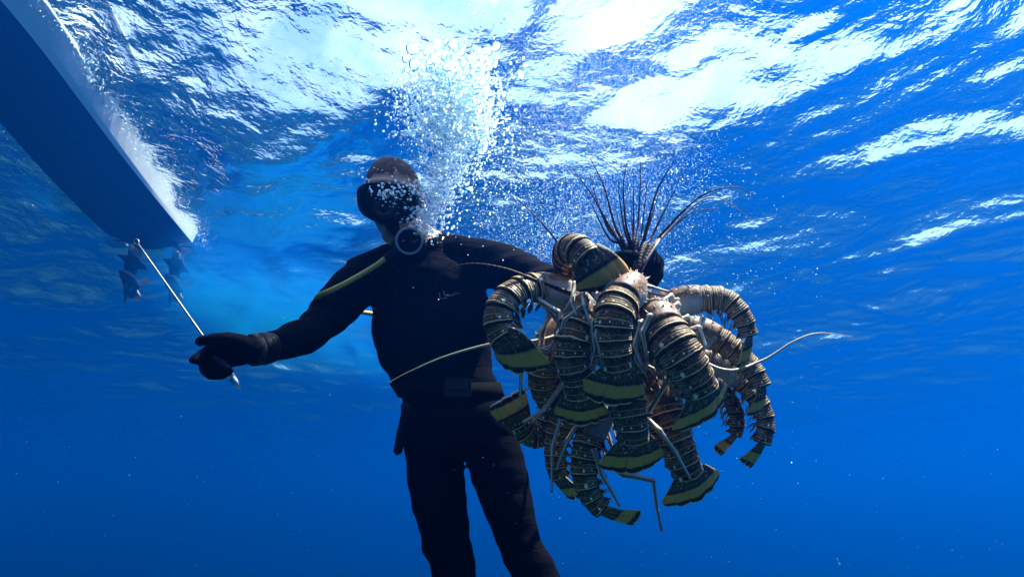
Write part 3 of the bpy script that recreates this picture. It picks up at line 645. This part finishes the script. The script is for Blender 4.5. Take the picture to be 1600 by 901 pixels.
    def blade(name, b0_, b1_, t0_, t1_, lift):        # lateral limits at the base and at the tip, in body half widths
        V = []; U = []; W = []; Fc = []; NU, NV = 13, 9; ph_ = rd.random() * 6
        for side_ in (0, 1):
            for i in range(NU):
                q = i / (NU - 1); g_ = min(1, q * 1.15) ** .8
                for a in range(NV):
                    e = a / (NV - 1); lat = w * ((b0_ + (t0_ - b0_) * g_) * (1 - e) + (b1_ + (t1_ - b1_) * g_) * e)
                    corner = .07 * abs(2 * e - 1) ** 5
                    ex = q * fl * (1.0 - .085 * (lat / (1.3 * w)) ** 2 - corner); fx = st_f + ex / Ltot
                    p, t_, n_, b_ = S_(min(fx, .999))
                    if fx > .999: p = p + t_ * ((fx - .999) * Ltot)
                    cup = -.14 * (lat * lat) / w + .05 * w * math.sin(math.pi * e) + .0011 * math.sin(e * 6 + q * 8 + ph_) * q
                    V.append(p + b_ * lat + n_ * (lift * (.4 + .6 * q) + cup + (.0009 if side_ else -.0009) + .30 * w * (1 - q))); U.append(ex / fl if ex / fl < .9 else q); W.append(2 * e - 1)
        m_ = NU * NV
        for i in range(NU - 1):
            for a in range(NV - 1):
                b0 = i * NV + a; Fc.append((b0 + m_, b0 + m_ + 1, b0 + m_ + NV + 1, b0 + m_ + NV)); Fc.append((b0, b0 + NV, b0 + NV + 1, b0 + 1))
        for i in range(NU - 1):
            for a in (0, NV - 1): b0 = i * NV + a; Fc.append((b0, b0 + m_, b0 + m_ + NV, b0 + NV) if a == 0 else (b0, b0 + NV, b0 + m_ + NV, b0 + m_))
        for a in range(NV - 1): b0 = (NU - 1) * NV + a; Fc.append((b0, b0 + m_, b0 + m_ + 1, b0 + 1))
        return mesh_obj(name, V, Fc, M_fan, root, attrs={'u': U, 'v': W})
    fr_ = .72 + .38 * flare
    blade('telson', -.36, .36, -.44, .44, .005)
    for sg in (-1, 1):
        blade('uropod', sg * .22, sg * .66, sg * .36, sg * .98 * fr_, .002); blade('uropod', sg * .42, sg * .84, sg * .72 * fr_, sg * 1.52 * fr_, -.0015)
    # --- antennae and legs
    for q in antennae:
        pts_ = [S_(.03)[0]] + [P(*z) for z in q]; tot = len(pts_)
        tube('antenna', pts_, [w * .20, w * .17, w * .12, w * .09, w * .068, w * .048, w * .03, w * .015], M_pale_ant if pale else M_ant, root, n=60, seg=7)
    for q in legs: bend_leg('leg', [P(*z) for z in q], w * .165, root)
    used_ = len(legs)
    for k in range(max(0, auto_legs - used_)):
        sg = -1 if k % 2 else 1; f_ = .14 + .055 * (k // 2) ; p, t_, n_, b_ = S_(f_)
        q0 = p + b_ * sg * w * .62 - n_ * w * .38
        o1 = (b_ * sg * (.9 + .3 * rd.random()) - n_ * (.1 + .5 * rd.random()) + t_ * (.5 * rd.random() - .35)).normalized()
        o2 = (b_ * sg * .35 - n_ * .9 + t_ * (.9 * rd.random() - .2) - Vector((0, 0, .5))).normalized(); o3 = (o2 * .7 - b_ * sg * .3 + t_ * .4 * rd.random() - Vector((0, 0, .55))).normalized()
        s_ = w * (1.0 + .3 * rd.random()); q1 = q0 + o1 * s_ * .85; q2 = q1 + o2 * s_ * .95; q3 = q2 + o3 * s_ * .75; bend_leg('leg', [q0, q1, q2, q3], w * .14, root)
    return root

FX, FY, FZ = 991, 424, 1.10           # where the fist closes round the antennae
def whip(tipx, tipy, tipz, *mid, base=(0, 0), z0=1.09): 
    fz = 1.032 if int(tipx + tipy) % 4 == 1 else FZ
    return ((FX + base[0] - 2, FY + 26, min(z0, fz + .02)), (FX + base[0], FY, fz), (FX + base[0] * 1.6 + (tipx - FX) * .10, FY - 40, (fz + 1.10) / 2)) + tuple(mid) + ((tipx, tipy, tipz),)
lobster('spiny lobster atop the bunch with its tail curled over towards the diver\'s fist', 
        [(985, 470, 1.12), (950, 455, 1.13), (915, 428, 1.10), (892, 408, 1.045), (889, 392, 1.0), (902, 390, .965), (924, 410, .945), (941, 436, .945), (946, 458, .955)], (-.55, .6, .6), .0345, .95,
        antennae=[((930, 440, 1.12), (890, 402, 1.09), (850, 352, 1.08), (805, 308, 1.09)), whip(893, 262, 1.12, (950, 350, 1.10), (922, 300, 1.11), base=(-7, 0))],
        legs=[((899, 442, .985), (893, 474, .945), (900, 490, .935), (912, 522, .93)), ((909, 447, .975), (913, 478, .935), (921, 500, .93), (926, 545, .93)), ((918, 450, .965), (940, 474, .925), (959, 490, .92), (977, 520, .915)), ((952, 415, 1.0), (982, 440, .965), (1020, 449, .96), (1045, 456, .96)), ((955, 430, .98), (980, 446, .955), (981, 470, .95), (984, 495, .95)), ((970, 440, .98), (1000, 455, .96), (1040, 462, .955))], seed=1, flare=.6)
lobster('pale sided spiny lobster arching beside the diver\'s chest, its tail curled down', 
        [(955, 474, 1.08), (920, 474, 1.06), (880, 466, 1.03), (840, 456, 1.01), (806, 462, .985), (783, 486, .965), (783, 516, .955), (800, 545, .95), (812, 582, .965)], (-.75, .45, .45), .0375, 1.0,
        antennae=[((905, 462, 1.0), (850, 443, .98), (790, 420, .97), (735, 412, .965), (695, 424, .96), (677, 452, .96)), whip(921, 245, 1.13, (960, 350, 1.11), (943, 290, 1.12), base=(-5, 0))],
        legs=[((840, 468, .975), (872, 488, .955), (874, 505, .95), (862, 565, .945)), ((850, 475, .98), (880, 510, .97), (858, 548, .965), (800, 537, .975))], seed=2, flare=.85)
lobster('spiny lobster with a spotted brown tail hanging directly under the curled top one', 
        [(965, 462, 1.08), (940, 470, 1.03), (912, 492, .975), (896, 525, .945), (893, 558, .94), (900, 592, .945), (905, 622, .955), (910, 662, .985)], (-.25, .12, 1), .034, 1.0,
        antennae=[whip(921, 270, 1.14, (952, 360, 1.11), (932, 310, 1.12), base=(-6, 0)), whip(918, 305, 1.08, (950, 370, 1.09), base=(-8, 0))],
        legs=[((930, 470, .98), (905, 482, .94), (882, 500, .932), (868, 548, .93)), ((940, 480, .97), (925, 505, .925), (930, 545, .915), (922, 575, .915))], seed=3, flare=.55)
lobster('spiny lobster with broad open olive tail fan at the front middle of the bunch', 
        [(990, 448, 1.06), (985, 452, .99), (970, 468, .935), (960, 495, .905), (958, 525, .90), (961, 556, .90), (963, 583, .908), (955, 624, .925)], (-.02, .15, 1), .0345, 1.15,
        antennae=[whip(980, 252, 1.12, (978, 350, 1.10), (974, 290, 1.11), base=(-2, 0)), whip(966, 282, 1.06, (976, 360, 1.08), (968, 310, 1.07), base=(-3, 0))],
        legs=[((985, 500, .955), (1000, 525, .93), (990, 560, .92), (1012, 590, .93)), ((975, 455, .97), (990, 478, .94), (1003, 510, .93), (1000, 548, .94)), ((952, 468, .95), (937, 488, .905), (931, 525, .89), (940, 560, .885))], seed=4, flare=1.0)
lobster('spiny lobster with dark banded fan hanging below the broad olive fan', 
        [(985, 500, 1.1), (980, 545, 1.03), (978, 590, .985), (981, 625, .962), (987, 660, .955), (990, 692, .96), (990, 735, .975)], (.08, .02, 1), .036, 1.05,
        antennae=[whip(1001, 252, 1.12, (997, 350, 1.10), (1000, 300, 1.11), base=(1, 0)), whip(990, 280, 1.15, (990, 360, 1.12), base=(0, 0))],
        legs=[((940, 720, 1.02), (975, 741, 1.0), (1021, 750, .99), (1026, 790, .985), (1034, 829, .985))], seed=5, flare=.95)
lobster('large reddish brown spiny lobster with a bright yellow banded tail fan', 
        [(1000, 478, 1.06), (1012, 492, 1.0), (1032, 515, .945), (1053, 540, .915), (1072, 568, .905), (1088, 596, .908), (1096, 615, .912), (1108, 652, .93)], (.22, .28, .95), .0415, 1.0,
        antennae=[whip(1056, 247, 1.12, (1012, 350, 1.10), (1028, 295, 1.11), base=(4, 0)), whip(1056, 293, 1.14, (1018, 370, 1.11), base=(5, 0))],
        legs=[((1040, 505, .955), (1015, 494, .92), (1003, 520, .905), (1012, 562, .90)), ((1062, 520, .955), (1092, 512, .92), (1101, 540, .912), (1088, 570, .91)), ((1020, 490, .97), (1000, 505, .92), (990, 540, .90), (1004, 575, .895))], seed=6, flare=.8)
lobster('blue grey sided spiny lobster arching out with small pale fan, topmost away from the diver', 
        [(985, 488, 1.08), (1020, 485, 1.06), (1060, 478, 1.045), (1095, 472, 1.035), (1128, 473, 1.03), (1152, 494, 1.02), (1163, 522, 1.018), (1165, 542, 1.02), (1163, 568, 1.03)], (.55, .7, .35), .0335, .9,
        antennae=[whip(1183, 310, 1.10, (1030, 370, 1.10), (1093, 308, 1.10), (1150, 292, 1.10), base=(8, 0)), whip(1120, 325, 1.13, (1035, 370, 1.11), (1080, 333, 1.12), base=(9, 0))],
        legs=[((1076, 495, .99), (1040, 507, .965), (1003, 517, .955), (1008, 545, .955)), ((1098, 498, .995), (1094, 512, .98), (1083, 533, .975)), ((1033, 512, .96), (1031, 530, .95), (1028, 560, .945)), ((1040, 468, .99), (1005, 478, .965), (975, 492, .95), (968, 520, .945)), ((1060, 470, 1.0), (1015, 462, .965), (985, 458, .95)), ((1050, 462, .985), (1022, 478, .95), (1004, 500, .935), (1001, 540, .93)), ((1060, 475, .99), (1030, 490, .95), (1012, 530, .935))], seed=7, flare=.5)
lobster('spiny lobster with tan ridged fan second down on the outer side of the bunch', 
        [(1010, 505, 1.12), (1060, 515, 1.11), (1105, 528, 1.095), (1140, 548, 1.08), (1168, 575, 1.07), (1183, 600, 1.06), (1186, 618, 1.06), (1183, 648, 1.068)], (.7, .45, .45), .034, .9,
        antennae=[((1120, 575, 1.02), (1188, 564, 1.04), (1240, 533, 1.05), (1280, 520, 1.06), (1332, 526, 1.07)), whip(1180, 345, 1.14, (1040, 365, 1.11), (1110, 308, 1.12), base=(9, 0))], seed=8, flare=.5, pale=True)
lobster('spiny lobster whose tail curls down to a pale tipped fan at the outer bottom', 
        [(1040, 545, 1.17), (1090, 560, 1.16), (1140, 588, 1.15), (1175, 622, 1.13), (1190, 655, 1.12), (1188, 682, 1.11), (1180, 704, 1.11), (1163, 735, 1.11)], (.85, .1, .45), .032, .9, antennae=[whip(1012, 275, 1.16, (1003, 360, 1.12), base=(2, 0))], seed=9, flare=.4)
lobster('small spiny lobster with tail hooked inward below the yellow fan', 
        [(1040, 545, 1.2), (1075, 570, 1.2), (1110, 598, 1.18), (1138, 630, 1.165), (1147, 655, 1.15), (1143, 678, 1.15), (1120, 710, 1.15)], (.8, .0, .45), .028, 1.0, antennae=[whip(985, 290, 1.17, (988, 360, 1.13), base=(-1, 0))], seed=10, flare=.4)
lobster('dark spiny lobster with wide dark fan hanging lowest on the outer side', 
        [(1010, 545, 1.14), (1022, 590, 1.08), (1036, 635, 1.035), (1050, 675, 1.015), (1064, 712, 1.01), (1076, 740, 1.012), (1090, 780, 1.03)], (.1, .05, 1), .038, 1.0, antennae=[whip(1030, 300, 1.16, (1010, 365, 1.12), base=(4, 0))],
        legs=[((1012, 655, .99), (1030, 672, .97), (1055, 705, .965), (1080, 750, .96)), ((990, 640, 1.02), (1015, 640, .98), (1040, 600, .97), (1070, 545, .96))], seed=11, flare=.9)
lobster('spiny lobster hanging lowest of all, tail curled into a hook', 
        [(965, 585, 1.12), (950, 625, 1.08), (932, 668, 1.05), (919, 705, 1.03), (916, 740, 1.02), (928, 775, 1.015), (952, 797, 1.01), (992, 815, 1.01)], (-.85, -.3, .4), .034, 1.0, antennae=[whip(960, 320, 1.16, (975, 375, 1.12), base=(-3, 0))],
        legs=[((928, 700, 1.0), (940, 740, .975), (960, 775, .97), (968, 790, .97))], seed=12, flare=.35)
lobster('shadowed spiny lobster with dark tail hanging near the diver\'s thigh', 
        [(920, 565, 1.16), (902, 605, 1.14), (884, 645, 1.12), (872, 685, 1.11), (870, 720, 1.10), (878, 748, 1.10), (898, 778, 1.105)], (-.8, -.1, .5), .031, 1.0, antennae=[whip(945, 330, 1.18, (970, 380, 1.13), base=(-4, 0))],
        legs=[((905, 660, 1.05), (885, 690, 1.04), (868, 735, 1.04)), ((880, 640, 1.06), (862, 700, 1.05), (862, 770, 1.05))], seed=13, flare=.35)
lobster('spiny lobster with green fan flicked up against the diver\'s hip', 
        [(920, 535, 1.18), (892, 575, 1.17), (872, 615, 1.16), (860, 650, 1.15), (850, 675, 1.145), (830, 680, 1.14), (812, 662, 1.135), (788, 618, 1.135)], (-.35, -.8, .4), .030, 1.0, antennae=[whip(1075, 330, 1.16, (1020, 380, 1.12), base=(6, 0))], seed=14, flare=.5)
lobster('shadowed blue grey spiny lobster tucked behind the arching one by the diver', 
        [(950, 495, 1.16), (905, 505, 1.145), (868, 530, 1.13), (850, 570, 1.12), (850, 605, 1.13), (864, 632, 1.15), (884, 645, 1.17), (905, 655, 1.19)], (-.7, .2, .5), .036, 1.0,
        antennae=[((850, 530, 1.08), (778, 535, 1.06), (700, 555, 1.06), (640, 580, 1.06), (604, 599, 1.06))],
        legs=[((868, 540, 1.06), (840, 548, 1.04), (795, 562, 1.04), (784, 565, 1.04)), ((850, 570, 1.06), (815, 572, 1.05), (812, 640, 1.05)), ((880, 600, 1.05), (850, 640, 1.04), (815, 660, 1.04)), ((890, 600, 1.04), (905, 650, 1.03), (920, 690, 1.03))], seed=15, flare=.5, pale=True)

# ================================================================== BUBBLES
t = NT('air_bubble')
fr = t.n('ShaderNodeFresnel', {'IOR': .75}).outputs[0]
tr = t.n('ShaderNodeBsdfTransparent', {'Color': (1, 1, 1, 1)}).outputs[0]
gl = t.n('ShaderNodeBsdfGlossy', {'Color': (.86, .97, 1, 1), 'Roughness': .12}).outputs[0]
tl = t.n('ShaderNodeBsdfTranslucent', {'Color': (.72, .95, 1, 1)}).outputs[0]
m1 = t.n('ShaderNodeMixShader', {0: .42, 1: tr, 2: tl}).outputs[0]
M_bub = t.done(t.n('ShaderNodeMixShader', {0: fr, 1: m1, 2: gl}).outputs[0])
def ico(sub):
    bm = bmesh.new(); bmesh.ops.create_icosphere(bm, subdivisions=sub, radius=1); bm.verts.ensure_lookup_table()
    V = np.array([v.co[:] for v in bm.verts]); Fq = np.array([[v.index for v in f.verts] for f in bm.faces]); bm.free(); return V, Fq
def bubbles(name, pos, rad, sub, label, squash=.75):
    V0, F0 = ico(sub); n = len(pos); rot = rng.normal(size=(n, 3, 3)); q, _ = np.linalg.qr(rot)
    sc = np.stack([np.ones(n), rng.uniform(.85, 1.15, n), rng.uniform(squash, 1, n)], 1)
    V = np.einsum('nij,nkj->nki', q, V0[None] * sc[:, None, :]) * rad[:, None, None]
    if sub > 1: V *= (1 + .12 * np.sin(V[..., :1] / rad[:, None, None] * 3 + rng.uniform(0, 6, (n, 1, 1))))
    V = V + pos[:, None, :]; Fq = (F0[None] + (np.arange(n) * len(V0))[:, None, None]).reshape(-1, 3)
    o = fast_mesh(name, V.reshape(-1, 3), Fq, M_bub); return tag(o, label, 'bubbles', kind='stuff')
def Pn(px_, py_, Z):
    k = (px_ - 800) / F; m_ = (450.5 - py_) / F
    return np.array(CP)[None] + Z[:, None] * (np.array(FW)[None] + k[:, None] * np.array(RT)[None] + m_[:, None] * np.array(UP)[None])
def cloud(blobs, zf):
    ps = []; rs = []
    for (cx, cy, sx_, sy_, z, sz, n, r0, r1) in blobs:
        xx = rng.normal(cx, sx_, n); yy = rng.normal(cy, sy_, n); zz = np.maximum(.9, rng.normal(z, sz, n)); ps.append(Pn(xx, yy, zz)); rs.append(np.exp(rng.uniform(math.log(r0), math.log(r1), n)))
    return np.concatenate(ps), np.concatenate(rs)
# the burst of exhaled air above the regulator
pos, rad = cloud([(662, 345, 13, 14, 1.50, .03, 420, .001, .005), (684, 305, 15, 26, 1.54, .05, 900, .001, .005), (700, 250, 20, 28, 1.58, .06, 1100, .001, .005),
                  (716, 190, 30, 30, 1.64, .08, 2100, .001, .006), (706, 132, 34, 28, 1.70, .09, 2200, .001, .0065), (650, 165, 24, 36, 1.66, .08, 1000, .001, .005),
                  (742, 165, 20, 38, 1.70, .08, 800, .001, .006), (708, 98, 38, 12, 1.72, .08, 110, .005, .014), (720, 165, 34, 45, 1.60, .04, 110, .005, .013), (690, 280, 16, 30, 1.50, .03, 40, .003, .008), (755, 262, 40, 50, 1.62, .15, 600, .001, .0035)], 0)
bubbles('exhaled_bubbles', pos, rad, 2, 'burst of white exhaled air bubbles rising from the regulator')
pos, rad = cloud([(612, 298, 17, 9, 1.455, .012, 70, .0015, .0048), (592, 300, 10, 8, 1.46, .012, 22, .0015, .0045), (655, 292, 12, 8, 1.47, .012, 40, .0015, .005), (630, 318, 18, 14, 1.455, .012, 36, .0008, .002), (567, 278, 8, 10, 1.56, .02, 16, .0015, .0045), (610, 262, 16, 5, 1.52, .01, 8, .001, .003), (648, 350, 10, 8, 1.46, .01, 40, .001, .004)], 0)
pos_c, rad_c = pos, rad
pos, rad = cloud([(700, 105, 30, 14, 1.70, .04, 16, .012, .024), (722, 160, 28, 35, 1.62, .04, 18, .010, .020), (690, 285, 12, 30, 1.50, .02, 8, .007, .012)], 0)
bubbles('large_bubbles', pos, rad, 3, 'large wobbling silver air domes within the exhaled burst', .35)
bubbles('clinging_bubbles', pos_c, rad_c, 2, 'silver bubbles clinging to the diver\'s mask and forehead')
t = NT('bubble_mist'); tc = t.n('ShaderNodeTexCoord').outputs['Object']
ln = t.n('ShaderNodeVectorMath', {0: tc}, operation='LENGTH').outputs['Value']; nz = t.noise(2.6, 5, .65, tc, .8)
den = t.math('MULTIPLY', t.math('SUBTRACT', 1.0, t.step(ln, .2, 1.0)), t.step(nz, .40, .62))
pv = t.n('ShaderNodeVolumePrincipled', {'Color': (.93, .97, 1, 1), 'Anisotropy': .3, 'Absorption Color': (.9, .95, 1, 1)})
t.t.links.new(t.math('MULTIPLY', den, 1.2), pv.inputs['Density']); M_mist = t.done(vol=pv.outputs[0])
def mist(a, b, rw, rh, mat, lab):
    o = wash(a, b, rw, rh, lab); o.name = 'bubble_mist'; o.data.materials[0] = mat; return o
mist(P(672, 335, 1.53), P(705, 215, 1.62), .045, .045, M_mist, 'soft white mist of air beside the diver\'s head')
mist(P(700, 250, 1.60), P(708, 78, 1.74), .115, .115, M_mist, 'soft white mist of air inside the rising burst')
# fine fizz drifting up behind the catch
def fizz(n, zlo, zhi, r0, r1):
    yy = 470 * rng.random(n) ** 1.25 - 20; cxm = 930 - 20 * (yy / 450); wd = 215 - 75 * (yy / 450) ; xx = cxm + wd * np.tanh(rng.normal(0, .62, n) / 1.6) * 1.6 + 15 * np.sin(yy / 37); zz = rng.uniform(zlo, zhi, n)
    return Pn(xx, yy, zz), np.exp(rng.uniform(math.log(r0), math.log(r1), n)) * zz / 2.5
p1, r1_ = fizz(42000, 1.9, 4.8, .0006, .0024); p2, r2_ = cloud([(1150, 380, 60, 60, 2.2, .3, 250, .0008, .0022), (800, 330, 60, 70, 2.0, .3, 500, .0008, .0025), (850, 700, 60, 60, 1.5, .3, 60, .0005, .0012), (1100, 660, 60, 60, 1.5, .3, 40, .0005, .0012)], 0)
bubbles('fine_bubbles', np.concatenate([p1, p2]), np.concatenate([r1_, r2_]), 1, 'curtain of fine bubbles rising behind the bunch of lobsters')


# foam churned up along the waterline of the boat
nf = 1700; xs_ = rng.uniform(-.3, 6.6, nf); sd_ = np.where(rng.random(nf) < .85, -1, 1); wl_ = np.interp(xs_, [q[0] for q in st], [q[5] for q in st])
ys_ = sd_ * (wl_ + .03 + np.abs(rng.normal(0, .16, nf))); zz_ = -np.abs(rng.normal(0, .10, nf)) - .01
pos = np.array(A)[None] + xs_[:, None] * np.array(axv)[None] + ys_[:, None] * np.array(side)[None]; pos[:, 2] = zz_
bubbles('foam', pos, np.exp(rng.uniform(math.log(.002), math.log(.011), nf)), 1, 'white foam bubbling along the waterline of the boat')

n_ = 420; pos = Pn(rng.uniform(20, 1580, n_), rng.uniform(430, 890, n_), rng.uniform(1.2, 4.0, n_))
bubbles('suspended_specks', pos, np.exp(rng.uniform(math.log(.0004), math.log(.0013), n_)), 1, 'tiny pale specks adrift in the open blue water')
